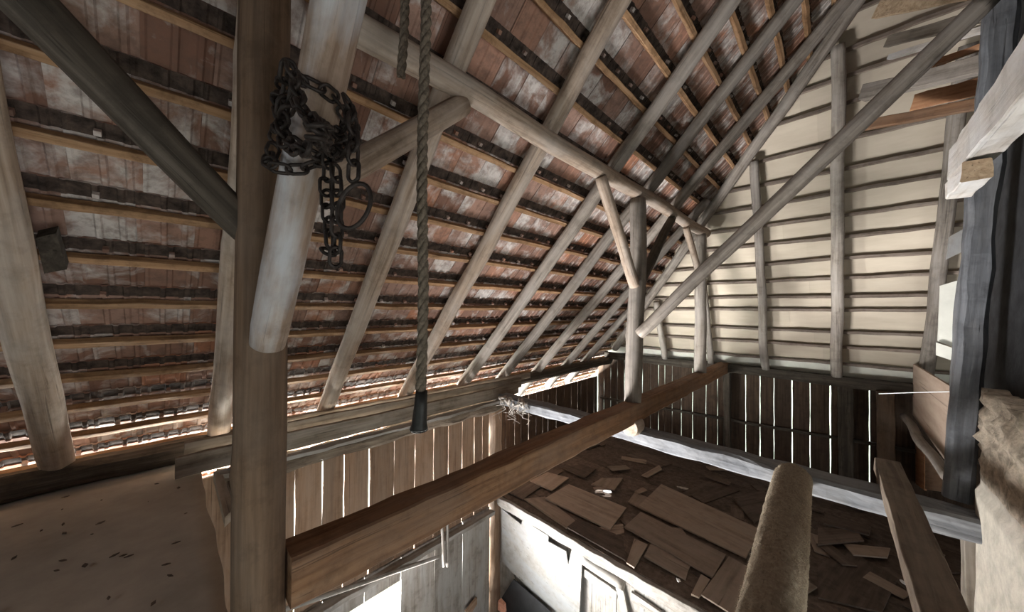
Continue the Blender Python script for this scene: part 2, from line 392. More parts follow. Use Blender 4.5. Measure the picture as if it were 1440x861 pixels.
# ================================================================== SETTING
# ---- left roof slope: one field of interlocking clay tiles, seen from below
XL, XR = -2.6, 7.9
TW, DZ = .226, .2285
Z0 = .045                                    # a lath lies at Z0 + k*DZ
ZR = 3.9                                      # ridge
tb = MB()
S1 = DZ/math.sin(SL)                          # course length along the slope
prof = [(0, 0), (.012, .0), (.02, .006), (.085, .006), (.092, -.004), (.108, -.004), (.115, .006), (.165, .006), (.172, -.003), (.188, -.003), (.196, .006), (.214, .006), (.222, .004), (.240, .013)]
for k in range(-8, 17):
    zl = Z0+k*DZ
    head = roofp(0, zl)+DN*(-.075)            # head edge hooks over the lath
    for i in range(int((XR-XL)/TW)):
        x0 = XL+i*TW+(.03 if k % 2 else 0)
        hz = hipX(zl-.3)
        if x0 > hz+.25: continue
        tint = random.random(); ln = S1+.075+random.uniform(-.006, .012)
        sk = random.uniform(-.004, .004); lift = random.uniform(-.002, .003)
        rows = ((0, .020), (.072, .020), (.078, .014), (ln*.6, .026), (ln-.02, .040+lift), (ln, .044+lift))
        vs = []
        for s, o in rows:
            for u, d in prof:
                wv = .004*noise.noise((u*30, s*8, tint*90)) if s > .2 else 0
                vs.append(head + Vector((x0+u+sk*s/ln, 0, 0)) + DN*(s+wv*1.5) + NR*(o+d))
        K = len(prof)
        for s, o in ((ln, .044+lift), (0, .020)):
            for u, d in prof: vs.append(head+Vector((x0+u, 0, 0))+DN*s+NR*(o+d+.014))
        nr = len(rows); fs = [(r*K+c, r*K+c+1, (r+1)*K+c+1, (r+1)*K+c) for r in range(1, nr-1) for c in range(K-1)]
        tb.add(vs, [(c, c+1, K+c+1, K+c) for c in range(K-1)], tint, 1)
        fs += [((nr-1)*K+c, (nr-1)*K+c+1, nr*K+c+1, nr*K+c) for c in range(K-1)]
        fs += [(c, c+1, (nr+1)*K+c+1, (nr+1)*K+c) for c in range(K-1)]
        fs += [(nr*K+c, nr*K+c+1, (nr+1)*K+c+1, (nr+1)*K+c) for c in range(K-1)]
        tb.add(vs, fs, tint, 0, [s/ln for s, o in rows for _ in prof] + [1.]*K + [0.]*K)
        # the hanging lug behind the lath
        if random.random() < .35: continue
        lg = head+Vector((x0+.10+random.uniform(-.01, .01), 0, 0))
        a = [lg+Vector((dx, 0, 0))+DN*s+NR*d for dx in (-.011, .011) for s in (.028, .05) for d in (-.018, .010)]
        tb.add(a, [(0, 1, 3, 2), (4, 6, 7, 5), (0, 4, 5, 1), (2, 3, 7, 6), (0, 2, 6, 4), (1, 5, 7, 3)], tint)
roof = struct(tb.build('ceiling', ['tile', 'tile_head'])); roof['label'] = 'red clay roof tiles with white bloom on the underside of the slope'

# ---- hip end above the gable: cream boards behind laths
HZ = [(-1.06, 0)]
lath_z = [-.8, -.53, -.3, .02, .22, .47, .72, 1.0, 1.26, 1.53, 1.79, 2.09, 2.46, 2.71, 2.95, 3.25, 3.55]
hb = MB()
edges = [-1.12, -.94] + [z for z in lath_z[1:]] + [3.9]
edges = [-1.08]+lath_z+[3.9]
for i in range(len(edges)-1):
    za, zb_ = edges[i], edges[i+1]+.03
    yl = lambda z: 3.0-z/TAN+.15
    ys = [-3.4, -1.75+random.uniform(-.2, .2), .35+random.uniform(-.25, .25), 2.2+random.uniform(-.25, .25), 9]
    for j in range(4):
        a0, a1 = ys[j], ys[j+1]-.002
        ta, tb_ = min(a1+.04, yl(za)), min(a1+.04, yl(zb_)); jx = .004*(j % 2)
        if ta <= a0: continue
        tb_ = max(tb_, a0+.01)
        o1, o2 = .03, .045
        hb.prism([(hipX(za)+o2+jx, a0, za), (hipX(za)+o2+jx, ta, za), (hipX(zb_)+o1+jx, tb_, zb_), (hipX(zb_)+o1+jx, a0, zb_)], HN*.003, random.random(), 1 if i == 0 else 0)  # lowest row paler: the daylight on it is put into its colour
hip = struct(hb.build('wall_hip', ['panel', 'panel_low'])); hip['label'] = 'cream boards closing the sloping hip end behind grey laths'

# ---- plank wall under the hip (gable wall)
def plank_wall(name, m, lines, z0, z1, to_pt, nrm, gap=.012, th=.025, skip=()):
    """vertical planks between consecutive positions `lines`; to_pt(u, z) gives the point, nrm the way out"""
    b = MB()
    for i in range(len(lines)-1):
        if i in skip: continue
        a, c = lines[i]+gap/2*random.uniform(.5, 1.5), lines[i+1]-gap/2*random.uniform(.5, 1.5)
        t0 = z0(i) if callable(z0) else z0; t1 = z1(i) if callable(z1) else z1
        n = 8; lf = []; rt = []
        for q in range(n+1):
            z = t0+(t1-t0)*q/n
            lf.append(to_pt(a+.0035*random.uniform(-1, 1), z)); rt.append(to_pt(c+.0035*random.uniform(-1, 1), z))
        off = Vector(nrm)*random.uniform(0, .008)
        for q in range(n):
            b.prism([lf[q]+off, rt[q]+off, rt[q+1]+off, lf[q+1]+off], Vector(nrm)*th, (i*.371) % 1)
    return struct(b.build(name, m))


gy = [-1.6, -.36, -.16, .07, .31, .54, .78, .98, 1.19, 1.43, 1.64, 1.84, 2.08, 2.29, 2.47, 2.62, 2.75, 2.92, 3.1, 3.3, 3.52, 3.69, 3.86, 4.04, 4.2]
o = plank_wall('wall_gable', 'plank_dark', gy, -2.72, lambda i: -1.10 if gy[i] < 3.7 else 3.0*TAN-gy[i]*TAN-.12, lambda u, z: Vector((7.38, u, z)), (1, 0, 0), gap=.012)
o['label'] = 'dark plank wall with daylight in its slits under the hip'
# ---- outer plank wall on the left beyond the corner post
ox = [3.42, 3.6, 3.8, 4.0, 4.21, 4.44, 4.61, 4.82, 5.04, 5.25, 5.42, 5.69, 5.97, 6.24, 6.5, 6.64, 6.9, 7.21, 7.37]
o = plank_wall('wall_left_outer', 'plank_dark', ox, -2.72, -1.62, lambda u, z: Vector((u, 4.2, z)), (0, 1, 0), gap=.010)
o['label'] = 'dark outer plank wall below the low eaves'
# ---- plank wall on the left of the bay
lx = [.05, .64, .85, 1.08, 1.28, 1.54, 1.82, 2.08, 2.34, 2.56, 2.78, 2.99, 3.14, 3.27]
o = plank_wall('wall_left', ['plank'], lx, -2.86, -1.36, lambda u, z: Vector((u, 3.6, z)), (0, 1, 0), gap=.010)
o['label'] = 'brown plank wall with bright slits left of the bay'
lx2 = [-1.2, -.9, -.6, -.3, 0, .3, .6, .8, 1.09, 1.49, 1.9, 2.35, 2.78, 3.27]
o = plank_wall('wall_left_lower', 'white_plank', lx2, lambda i: -4.4 if lx2[i] > 1.85 else -3.1, lambda i: -2.84, lambda u, z: Vector((u, 3.57, z)), (0, 1, 0), gap=.008)
o['label'] = 'limewashed lower planks of the left wall'

# ---- enclosure outside the picture (lets daylight in only where the barn is open)
b = MB()
b.prism([(-2.7, 3.9, -4.4), (-2.7, 3.9, -1.2), (.2, 3.9, -1.2), (.2, 3.9, -3.1), (-.6, 3.9, -3.1), (-.6, 3.9, -4.4)], (0, .05, 0))
struct(b.build('wall_left_rear', 'plank_dark'))
b = MB(); rz = lambda y: ZR-(-.6-y)*TAN
b.prism([(-2.7, -.55, ZR+.08), (8.2, -.55, ZR+.08), (8.2, -4.4, rz(-4.4)), (-2.7, -4.4, rz(-4.4))], (0, -.03, .06))
struct(b.build('ceiling_right', 'tile'))
b = MB()
b.box((-2.75, -.1, -4.4), (-2.7, 3.85, .9)); b.box((-2.75, -4.3, -1.2), (-2.7, -.1, .9)); b.box((-2.75, -4.3, -4.4), (-2.7, -2.4, -1.2))
b.prism([(-2.7, -4.4, -.2), (-2.7, 4.0, -1.1), (-2.7, 2.2, .9), (-2.7, -.6, 3.95), (-2.7, -3.3, .9)], (-.05, 0, 0))
struct(b.build('wall_back', 'plank_dark'))
b = MB()
b.box((-2.7, -4.35, -4.4), (-.8, -4.3, .2)); b.box((2.0, -4.35, -4.4), (7.5, -4.3, .2)); b.box((-.8, -4.35, -1.7), (2.0, -4.3, .2))
struct(b.build('wall_right', 'plank_dark'))
b = MB(); b.box((7.4, -4.3, -4.4), (7.45, 4.3, -2.72)); b.box((7.4, -4.3, -2.72), (7.45, -1.6, 0)); b.box((3.4, 4.25, -4.4), (7.45, 4.3, -2.72))
struct(b.build('wall_stable_outer', 'plank_dark'))
b = MB(); b.box((-2.8, -4.4, -4.5), (7.5, 4.4, -4.4)); struct(b.build('floor', 'ground'))
b = MB(); b.box((-60, -60, -4.9), (80, 80, -4.8)); o = struct(b.build('ground_outside', 'grass_out'))

# ---- loft floor over the stable, and its front
b = MB()
for i in range(22):
    x0 = 3.37+i*.183
    b.box((x0, -1.6 if x0 < 20 else 0, -2.70), (x0+.178, 4.2, -2.665+random.uniform(0, .006)), random.random())
o = struct(b.build('floor_loft', 'board_dark')); o['label'] = 'dark dusty loft floor over the stable'
b = MB()
fy = [3.5, 3.2, 2.9, 2.62, 2.3, 2.0, 1.7, 1.4, 1.1, .8, .5, .2, -.1, -.4, -.7]
for i in range(len(fy)-1):
    b.box((3.40, fy[i+1]+.004, -4.4), (3.43, fy[i]-.004, -2.79), random.random(), .002)
o = struct(b.build('wall_stable', 'white_plank')); o['label'] = 'limewashed boarded front of the stable below the loft'

# ---- dusty platform at the left
b = MB(); NX, NY = 34, 40; vs = []; fs = []
for i in range(NX+1):
    for j in range(NY+1):
        x = -2.6+2.80*i/NX; y = 3.93-2.7*j/NY
        if i == NX: x += .03*noise.noise((y*3, 2, 0))
        vs.append((x, y, -1.25+.012*noise.noise((x*2.2, y*2.2, 4))+.004*noise.noise((x*9, y*9, 1))))
q = NY+1; fs = [(i*q+j, (i+1)*q+j, (i+1)*q+j+1, i*q+j+1) for i in range(NX) for j in range(NY)]
n0 = len(vs); vs += [(x, y, z-.05) for x, y, z in vs]; fs += [tuple(n0+k for k in f) for f in fs]
fs += [(NX*q+j, NX*q+j+1, n0+NX*q+j+1, n0+NX*q+j) for j in range(NY)] + [(i*q+NY, (i+1)*q+NY, n0+(i+1)*q+NY, n0+i*q+NY) for i in range(NX)]
b.add(vs, fs)
o = struct(b.build('floor_platform', 'floor_dust', smooth=True)); o['label'] = 'brown dusty platform floor at the left'

# ================================================================== ROOF TIMBERS
# laths of the tiled slope
for n, k in enumerate(range(-7, 17)):
    zc = Z0+k*DZ
    xe = hipX(zc)-.02+(.1 if k < 0 else 0)
    a = roofp(XL, zc, .020)+DN*.022; c = roofp(xe, zc, .020)+DN*.022
    timber('roof_lath', a, c, .04, .046, 'lath', 'thin brown lath under the roof tiles, %s up from the eaves' % ordinal(n+1), 'lath', 'laths under the roof tiles', side=-NR, cham=.15, rough=.004, wob=.004)

# rafters
RAF = [(-1.36, -1.36, 'dark log rafter out at the far left'),
       (-.47, -.50, 'thick log rafter at the left rising from the dusty platform'),
       (.24, .335, 'log rafter standing close left of the thick post'),
       (1.14, 1.16, 'log rafter first right of the thick post, beside the rope'),
       (2.03, 2.06, 'log rafter second right of the thick post'),
       (3.02, 2.96, 'log rafter third right of the thick post'),
       (3.84, 3.74, 'log rafter fourth right of the thick post'),
       (4.70, 4.62, 'log rafter fifth right of the thick post, behind the far post')]
OFF = .125
for i, (xt, xb, lab) in enumerate(RAF):
    zb = -1.02 if xb < 3.3 else -1.55
    zt = 3.75
    fx = lambda z: xb+(xt-xb)*(z+1)/2.6
    m = 'log' if i < 5 else 'log_grey'
    log('rafter', roofp(fx(zb), zb, OFF), roofp(fx(zt), zt, OFF-.01), .078, .062, m, lab, 'rafter', 'log rafters of the tiled slope', wob=.01, knots=8, bend=.012)
for xj, zt, lab in ((5.5, 1.7, 'short log rafter first left of the hip rafter'), (6.2, .35, 'shortest log rafter low beside the hip corner')):
    log('rafter', roofp(xj, -1.5, OFF), roofp(xj-.05, zt, OFF), .07, .06, 'log_grey', lab, 'rafter', 'log rafters of the tiled slope', wob=.01)
log('hip_rafter', Vector((6.98, 3.56, -.86)), Vector((4.93, -.33, 3.45)), .075, .07, 'log_grey', 'grey hip rafter running up between tiles and cream boards', 'rafter', wob=.012, knots=8)

# eaves plate
timber('eaves_plate', (-2.6, 3.80, -1.155), (7.2, 3.80, -1.165), .17, .16, 'dark_log', 'dark eaves plate beam carrying the rafter feet', 'beam', cham=.5, rough=.01)
# purlin
log('purlin', (.42, 1.52, 1.235), (6.02, 1.50, 1.235), .068, .072, 'log', 'long log purlin under the rafters, ending at the post by the hip', 'beam', wob=.012, knots=12, bend=.015)

# ================================================================== NEAR FRAME
log('post', (.255, 1.52, -4.4), (.245, 1.52, 1.32), .085, .079, 'post', 'thick brown round post in the left foreground', 'post', wob=.006, knots=6, seg=28)
log('leaning_log', ray(376, 484)*1.17, ray(494, -75)*.80, .056, .058, 'pale_log', 'pale peeled log leaning on the thick post, chain around it', 'brace', wob=.006, knots=5, seg=28)
log('brace', (.29, 1.50, .37), (1.17, 1.54, 1.17), .058, .06, 'log', 'short log brace from the thick post up to the purlin', 'brace', wob=.006)
log('brace', (.25, 1.55, .24), (-.75, 1.56, 1.34), .062, .07, 'dark_log', 'dark log brace crossing the upper left corner to the thick post', 'brace', wob=.012, flat=.12)
timber('tie_beam', (.33, 1.50, -1.01), (7.22, 1.50, -1.05), .15, .19, 'tie', 'long red-brown squared beam from the thick post to the gable', 'beam', cham=.12, rough=.005, wob=.006)

# ================================================================== FAR FRAME
log('post', (3.345, 1.5, -1.13), (3.47, 1.5, 1.17), .085, .082, 'log_grey', 'round grey post in the middle standing on the dusty cross beam', 'post', wob=.012, knots=7)
log('beam_stub', (3.20, 1.47, -1.165), (3.40, 1.48, -1.165), .085, .085, 'log', 'round sawn log end under the middle post', 'beam')
log('brace', (2.66, 1.50, 1.18), (3.30, 1.47, .24), .052, .055, 'log', 'slim log brace left of the middle post up to the purlin', 'brace', wob=.01)
log('brace', (4.48, 1.50, 1.18), (3.56, 1.5, .34), .05, .055, 'dark_log', 'dark log brace right of the middle post up to the purlin', 'brace', wob=.01)
log('post', (5.73, 1.5, -.98), (5.72, 1.5, 1.18), .085, .078, 'log_grey', 'grey post under the far purlin end near the hip', 'post', wob=.012)
log('brace', (5.02, 1.5, 1.16), (5.66, 1.48, .46), .045, .045, 'log', 'slim log brace at the post near the hip', 'brace', wob=.008)
log('diagonal_pole', (3.36, 1.44, -.24), (3.36, -.66, 1.86), .058, .058, 'log_grey', 'long grey pole rising diagonally from the middle post to the right', 'brace', wob=.012, knots=6)
timber('cross_beam', (3.41, 3.62, -1.285), (3.41, -.95, -1.285), .20, .14, 'blue', 'dusty grey-blue cross beam spanning the bay under the middle post', 'beam', cham=.3, rough=.008, wob=.006)

# ================================================================== HIP END
ST = [(2.53, 2.50, 'shortest grey stud low in the hip corner', .062, 'log_grey'), (1.70, 1.64, 'grey stud of the hip just right of the far post', .06, 'log_grey'),
      (.87, .81, 'grey stud of the hip, left of the middle one', .065, 'log_grey'), (.0, -.03, 'tall grey middle stud of the hip', .075, 'log_grey'),
      (-.87, -.91, 'pale grey stud at the right of the hip beside the white panel', .075, 'log_grey')]
for yb, yt, lab, r, m in ST:
    zt = {2.53: .17, 1.70: 1.13, .87: 2.08, .0: 2.98, -.87: 2.6}[yb]
    log('hip_stud', Vector((hipX(-.98)-.13, yb, -.98)), Vector((hipX(zt)-.13, yt, zt)), r, r*.92, m, lab, 'stud', 'studs of the hip end', wob=.014, flat=.1)
for n, z in enumerate(lath_z):
    ymax = 3.0-z/TAN-.1
    p = Vector((hipX(z)-.022, 0, z)); ymin = max(-3.2, -.6-(ZR-z)/TAN+.16)
    timber('hip_lath', p+Vector((0, ymin, 0)), p+Vector((0, ymax, 0)), .034, .04, 'lath_hip', 'grey lath across the cream hip boards, %s up from the plank wall' % ordinal(n+1), 'lath', 'laths across the hip end', side=(0, 0, 1), rough=.005, wob=.008)
timber('gable_plate', (7.22, 3.9, -1.05), (7.22, -1.55, -1.07), .14, .15, 'dark_log', 'dark plate beam on top of the gable plank wall', 'beam', rough=.008)
timber('wall_rail', (7.33, 4.1, -2.12), (7.33, -1.5, -1.93), .045, .05, 'dark_log', 'dark rail across the gable planks', 'rail')
timber('gable_post', (7.26, 1.45, -2.66), (7.26, 1.45, -1.13), .13, .1, 'dark_log', 'dark post against the gable planks at the beam end', 'post', side=(0, 1, 0))
timber('gable_post', (7.26, -.10, -2.66), (7.26, -.10, -1.13), .1, .17, 'dark_log', 'black post against the gable planks near their right end', 'post', side=(0, 1, 0))
timber('gable_post', (7.10, -.50, -2.66), (7.10, -.50, -1.13), .1, .17, 'post', 'brown post before the gable planks beside the tan panel', 'post', side=(0, 1, 0))

# ================================================================== LEFT WALL DETAILS
timber('corner_post', (3.35, 3.56, -4.4), (3.35, 3.56, -1.36), .14, .14, 'plank', 'square post at the corner of the plank wall and the stable', 'post', side=(1, 0, 0), rough=.008)
timber('wall_beam', (.3, 3.53, -1.37), (3.42, 3.53, -1.37), .20, .13, 'beam_brown', 'rough dusty wall beam along the top of the brown planks', 'beam', cham=.5, rough=.016, wob=.01)
timber('long_board', (.06, 3.44, -1.165), (3.75, 3.5, -1.2), .05, .15, 'stack', 'front long board of the stack beside the eaves', 'board', 'long boards stacked along the eaves', rough=.004)
timber('long_board', (.11, 3.56, -1.10), (3.9, 3.58, -1.14), .05, .15, 'stack', 'middle long board of the stack beside the eaves', 'board', 'long boards stacked along the eaves', rough=.004)
timber('long_board', (.5, 3.66, -1.06), (4.2, 3.66, -1.09), .06, .08, 'stack', 'rear long board of the stack, closest to the rafter feet', 'board', 'long boards stacked along the eaves', rough=.005)
timber('whitened_board', (.3, 3.395, -1.285), (3.68, 3.42, -1.30), .10, .03, 'white_plank', 'thin whitish board lying under the long board stack', 'board', rough=.008)
timber('wall_ledge', (.3, 3.50, -2.86), (3.25, 3.50, -2.86), .1, .05, 'white_plank', 'limewashed ledge across the left plank wall', 'rail', rough=.006)
log('wall_bar', PY(390, 861, 3.42), PY(618, 783, 3.42), .022, .02, 'white_plank', 'thin bar slanting below the ledge of the left wall', 'bar', wob=.004, knots=0, seg=10)
for x0, x1, lab in ((621, 624, 'left one of two sticks standing on the left wall ledge'), (629, 629, 'right one of two sticks standing on the left wall ledge')):
    log('wooden_stick', PY(x1, 797, 3.40), PY(x0, 712, 3.40), .018, .017, 'white_plank', lab, 'stick', 'sticks on the wall ledge', knots=1, seg=10, wob=.004)
slab('lower_board', [PY(x, y, 3.50) for x, y in ((655, 861), (671, 841), (671, 850), (664, 861))], (0, .03, 0), 'plank', 'brown board end low on the limewashed left wall', 'board')

# platform edge scraps
slab('edge_board', [PZ(x, y, -1.27) for x, y in ((300, 664), (311, 660), (330, 715), (316, 728))], (0, 0, -.06), 'stack', 'short grey board along the platform edge by the thick post', 'board')
slab('edge_board', [PZ(x, y, -1.36) for x, y in ((314, 662), (322, 660), (338, 705), (332, 712))], (0, 0, -.05), 'board_dark', 'dark board end in the gap beside the thick post', 'board')

lb_ = MB()
for i in range(70):
    p = Vector((random.uniform(-1.3, .1), random.uniform(1.75, 3.6), -1.236)); a = random.uniform(0, 3.14); l = random.uniform(.005, .021); w = l*random.uniform(.25, .5)
    d = Vector((math.cos(a), math.sin(a), 0))*l; e = Vector((-math.sin(a), math.cos(a), 0))*w
    lb_.prism([p-d, p+e, p+d, p-e], (0, 0, .004), random.random())
lo = tag(lb_.build('litter', 'board_dark'), 'dark crumbs and chips littering the dusty platform', 'litter'); lo['kind'] = 'stuff'

# wood block hanging on the left laths
bw = roofp(-.43, .30, .10)
b = MB(); f0 = [onp(x, y, NR, CR-.11) for x, y in ((50, 335), (79, 328), (94, 379), (62, 385))]
b.prism(f0, NR*.06); tag(b.build('wooden_block', 'dark_log'), 'dark wooden block fixed to the laths at the far left', 'block')

# cobweb rags at the beam corner
wb = MB()
base = PX(722, 566, 3.28)
for i in range(16):
    a = base+Vector((random.uniform(-.1, .06), random.uniform(-.24, .16), random.uniform(-.02, .05)))
    ln = random.uniform(.06, .28); pts = [a+Vector((random.uniform(-.02, .02)*k, random.uniform(-.03, .03)*k, -ln*k/5)) for k in range(6)]
    wb.tube(pts, [random.uniform(.004, .009)*(1-k/7) for k in range(6)], 6)
for i in range(26):
    c = base+Vector((random.uniform(-.09, .03), random.uniform(-.26, .2), random.uniform(-.01, .05))); q = Vector((random.uniform(-1, 1), random.uniform(-1.4, 1.4), random.uniform(-.8, .5)))*.06
    wb.tube([c-q, c-q*.4+Vector((0, 0, random.uniform(0, .02))), c+q*.3, c+q], [.004, random.uniform(.01, .022), random.uniform(.008, .02), .003], 6)
tag(wb.build('cobweb_rags', 'web', smooth=True), 'grey cobweb rags hanging from the cross beam corner', 'rag')

# ================================================================== STABLE FRONT
timber('stable_rail', (3.36, 3.47, -2.735), (3.36, -.7, -2.735), .09, .12, 'white_plank', 'limewashed top rail along the loft edge of the stable', 'beam', rough=.01)
pts = [(706, 716), (720, 728), (733, 738), (735, 729), (752, 742), (771, 754), (771, 762), (796, 776), (799, 795), (805, 768), (819, 780), (817, 820), (814, 880), (790, 880), (775, 861), (706, 790)]
slab('lime_sheet', [PX(x, y, 3.325) for x, y in pts], (.015, 0, 0), 'lime_sheet', 'white limewashed sheet with torn top edge on the stable front', 'sheet')
log('stable_pole', PX(820, 787, 3.335), PX(878, 823, 3.335), .05, .05, 'white_plank', 'limewashed round pole fixed right of the torn sheet', 'pole', knots=0)
for a, c, lab in (((822, 805), (868, 838), 'limewashed board below the round pole on the stable front'), ((870, 822), (884, 880), 'upright limewashed batten on the stable front'), ((888, 838), (930, 866), 'lower limewashed board right of the upright batten')):
    timber('front_board', PX(*a, 3.37), PX(*c, 3.37), .03, .09, 'white_plank', lab, 'board', side=(0, 0, 1) if lab[0] != 'u' else (0, 1, 0))
slab('leaning_sheet', [PX(x, y, 3.27) for x, y in ((706, 840), (722, 815), (775, 861), (765, 905), (700, 905))], (.012, 0, 0), 'black', 'black sheet leaning low in the corner by the stable', 'sheet')
p = PX(706, 852, 3.22)
b = MB(); b.box(p+Vector((-.03, -.05, -.06)), p+Vector((.03, .05, .06)), 0, .008); tag(b.build('brick_piece', 'pink'), 'small pink brick piece beside the black sheet in the corner', 'brick')

# ================================================================== LOFT BOARDS
LZ = -2.655
GB = 'loose boards on the loft floor'
BD = [([(766, 702), (800, 682), (881, 714), (858, 745)], .030, 'board', 'wide brown sheet at the left of the loft, nearest the sun fleck patch'),
      ([(897, 714), (930, 682), (1070, 745), (1049, 784)], .022, 'board', 'long rough dusty sheet behind the brown one in mid loft'),
      ([(878, 742), (901, 721), (1021, 780), (1002, 812)], .040, 'board', 'long smooth brown sheet in the middle of the loft'),
      ([(986, 838), (1025, 784), (1090, 818), (1040, 870)], .034, 'board', 'brown sheet left of the dusty log at the loft edge'),
      ([(906, 784), (915, 766), (971, 793), (964, 815)], .020, 'board', 'narrow board in front of the long smooth sheet'),
      ([(881, 791), (892, 757.5), (911, 766), (892, 798)], .026, 'board', 'short upright-lying board left of the narrow board'),
      ([(972, 836), (986, 808), (998.5, 815), (983, 840)], .028, 'board', 'small slat between narrow board and sheet at the edge'),
      ([(841, 742), (876, 737), (878, 749), (852, 756)], .016, 'board', 'small board peeping out under the wide brown sheet'),
      ([(712, 691), (755, 655), (791, 663), (735, 702)], .020, 'board_dark', 'dark board at the left loft corner under the long beam'),
      ([(831, 681), (846, 672), (876, 672), (864, 689)], .022, 'board', 'small board just behind the sun fleck patch'),
      ([(902, 668), (927, 654), (931, 660), (911, 671)], .030, 'board', 'short narrow board far back in mid loft'),
      ([(790, 658), (818, 653), (838, 660), (822, 672)], .034, 'board_dark', 'dark board tilted in the heap under the long beam'),
      ([(737, 702), (766, 699), (809, 732), (797, 743)], .012, 'board', 'board along the left loft edge by the stable rail'),
      ([(797, 743), (812, 732), (876, 755), (880, 788)], .014, 'board_dark', 'wide dark sheet along the loft edge below the brown sheet'),
      ([(883, 706), (893, 692), (912, 700), (900, 714)], .024, 'board', 'small square board left of the rough dusty sheet'),
      ([(1186, 763), (1252, 770), (1248, 784), (1200, 780)], .040, 'board', 'brown board right of the dusty log'),
      ([(1150, 795), (1192, 772), (1262, 815), (1240, 861), (1150, 840)], .018, 'board_dark', 'wide dark sheet right of the dusty log at the loft edge'),
      ([(1150, 742), (1205, 748), (1215, 760), (1150, 766)], .060, 'board_dark', 'dark board in the stack under the cross beam'),
      ([(1160, 722), (1225, 740), (1222, 752), (1158, 736)], .085, 'board_dark', 'topmost dark board of the stack under the cross beam'),
      ([(880, 640), (905, 635), (945, 652), (925, 658)], .018, 'board_dark', 'dark board far back beside the middle post foot'),
      ([(960, 690), (1010, 672), (1040, 690), (990, 708)], .012, 'board_dark', 'dark board behind the long rough sheet'),
      ([(1030, 700), (1075, 690), (1085, 720), (1060, 735)], .034, 'board_dark', 'dark board beside the dusty log end'),
      ([(745, 676), (770, 664), (800, 672), (776, 690)], .036, 'board', 'small grey board at the left end of the loft heap')]
for pts, dz, m, lab in BD:
    q = [PZ(x, y, LZ+dz) for x, y in pts]
    t = random.uniform(-.008, .014)
    q = [p+Vector((0, 0, t*(i in (0, 1)))) for i, p in enumerate(q)]
    slab('loose_board', q, (0, 0, -.016), m, lab, 'board', GB)
for i in range(46):
    x, y = random.uniform(3.9, 7.0), random.uniform(-.8, 3.6)
    a = random.uniform(0, 3.14); L_, w = random.uniform(.15, .42), random.uniform(.06, .16); dz = random.uniform(.004, .05)
    ca, sa = math.cos(a), math.sin(a)
    q = [Vector((x+u*ca-v*sa, y+u*sa+v*ca, LZ+dz+u*random.uniform(-.06, .06))) for u, v in ((-L_/2, -w/2), (L_/2, -w/2+random.uniform(-.02, .02)), (L_/2, w/2), (-L_/2, w/2))]
    slab('board_scrap', q, (0, 0, -.012), random.choice(['board', 'board_dark', 'board_dark']), 'small dusty board scrap lying loose among the boards on the loft floor', 'board', 'small scraps on the loft floor')


def scrap(px, z, r, lab, m='paper', el=1.6, ang=.6):
    p = PZ(*px, z); b = MB(); n = 9
    pts = []
    for k in range(n):
        a = 2*math.pi*k/n; q = r*random.uniform(.7, 1.1)
        u, v = q*el*math.cos(a), q*math.sin(a)
        pts.append(p+Vector((u*math.cos(ang)-v*math.sin(ang), u*math.sin(ang)+v*math.cos(ang), random.uniform(0, .006))))
    b.prism(pts, (0, 0, .006)); tag(b.build('paper_scrap', m), lab, 'scrap')


scrap((854, 692), LZ+.05, .035, 'white patch standing for a sun fleck on the wide brown sheet', el=2.0, ang=-.9)  # sun fleck on the boards, built as a white patch
scrap((954, 817), LZ+.05, .018, 'tiny white scrap in front of the narrow board')
scrap((729, 678), LZ+.05, .02, 'white scrap at the left loft corner under the long beam')
scrap((959, 687), LZ+.06, .03, 'pale feather-shaped scrap behind the rough dusty sheet', 'web', 3, 1.9)
scrap((1270, 820), LZ+.05, .02, 'small white scrap beside the plank at the right')

# ================================================================== RIGHT FOREGROUND
def dusty_log(p0, p1, r0, r1):
    fr = frame(p0, p1); ln = (Vector(p1)-Vector(p0)).length; n, sg = 420, 72; vs = []; fs = []
    for i in range(n+1):
        z = ln*i/n; e = ln-z; r = r0+(r1-r0)*i/n
        r *= min(1, .80+.20*min(1, e/.05)**.5)
        for k in range(sg):
            a = 2*math.pi*k/sg; d = Vector((math.cos(a), math.sin(a), 0))
            q = r*(1+.05*noise.noise(d*1.2+Vector((0, 0, z*1.3))))+.0030*noise.noise(Vector((d.x*9, d.y*9, z*60)))+.0022*random.random()**4+.004*noise.noise(Vector((d.x*3, d.y*3, z*12)))
            vs.append(fr @ (d*q+Vector((0, 0, z))))
    fs = [(i*sg+k, i*sg+(k+1) % sg, (i+1)*sg+(k+1) % sg, (i+1)*sg+k) for i in range(n) for k in range(sg)]
    fs += [tuple(range(sg-1, -1, -1)), tuple(n*sg+k for k in range(sg))]
    b = MB(); b.add(vs, fs); o = b.build('dusty_log', 'dust', smooth=True, frame=fr)
    fz = MB()                                    # fine straw fibres clinging to the bark
    for i in range(5200):
        z = random.uniform(.6, ln-.02); a = random.uniform(0, 6.283); d = Vector((math.cos(a), math.sin(a), 0)); r = (r0+(r1-r0)*z/ln)*.99
        t = Vector((-d.y, d.x, 0)); l = random.uniform(.004, .013); w = .0006
        p = d*r+Vector((0, 0, z)); q = d*(r+l)+t*random.uniform(-.01, .01)+Vector((0, 0, z+random.uniform(-.01, .01)))
        fz.add([fr @ (p-t*w), fr @ (p+t*w), fr @ (p+Vector((0, 0, w*2))), fr @ q], [(0, 1, 3), (1, 2, 3), (2, 0, 3)])
    f = fz.build('straw_fuzz', 'straw', o, False); f['kind'] = 'stuff'
    return tag(o, 'thick log coated in pale dust pointing at the cross beam', 'beam')


dusty_log((.4, .165, -1.27), (3.28, .235, -1.235), .105, .11)
timber('squared_plank', (.6, -.30, -1.16), (3.78, -.275, -1.16), .135, .10, 'beam_brown', 'brown squared plank lying across the cross beam at the right', 'beam', cham=.06, rough=.003)

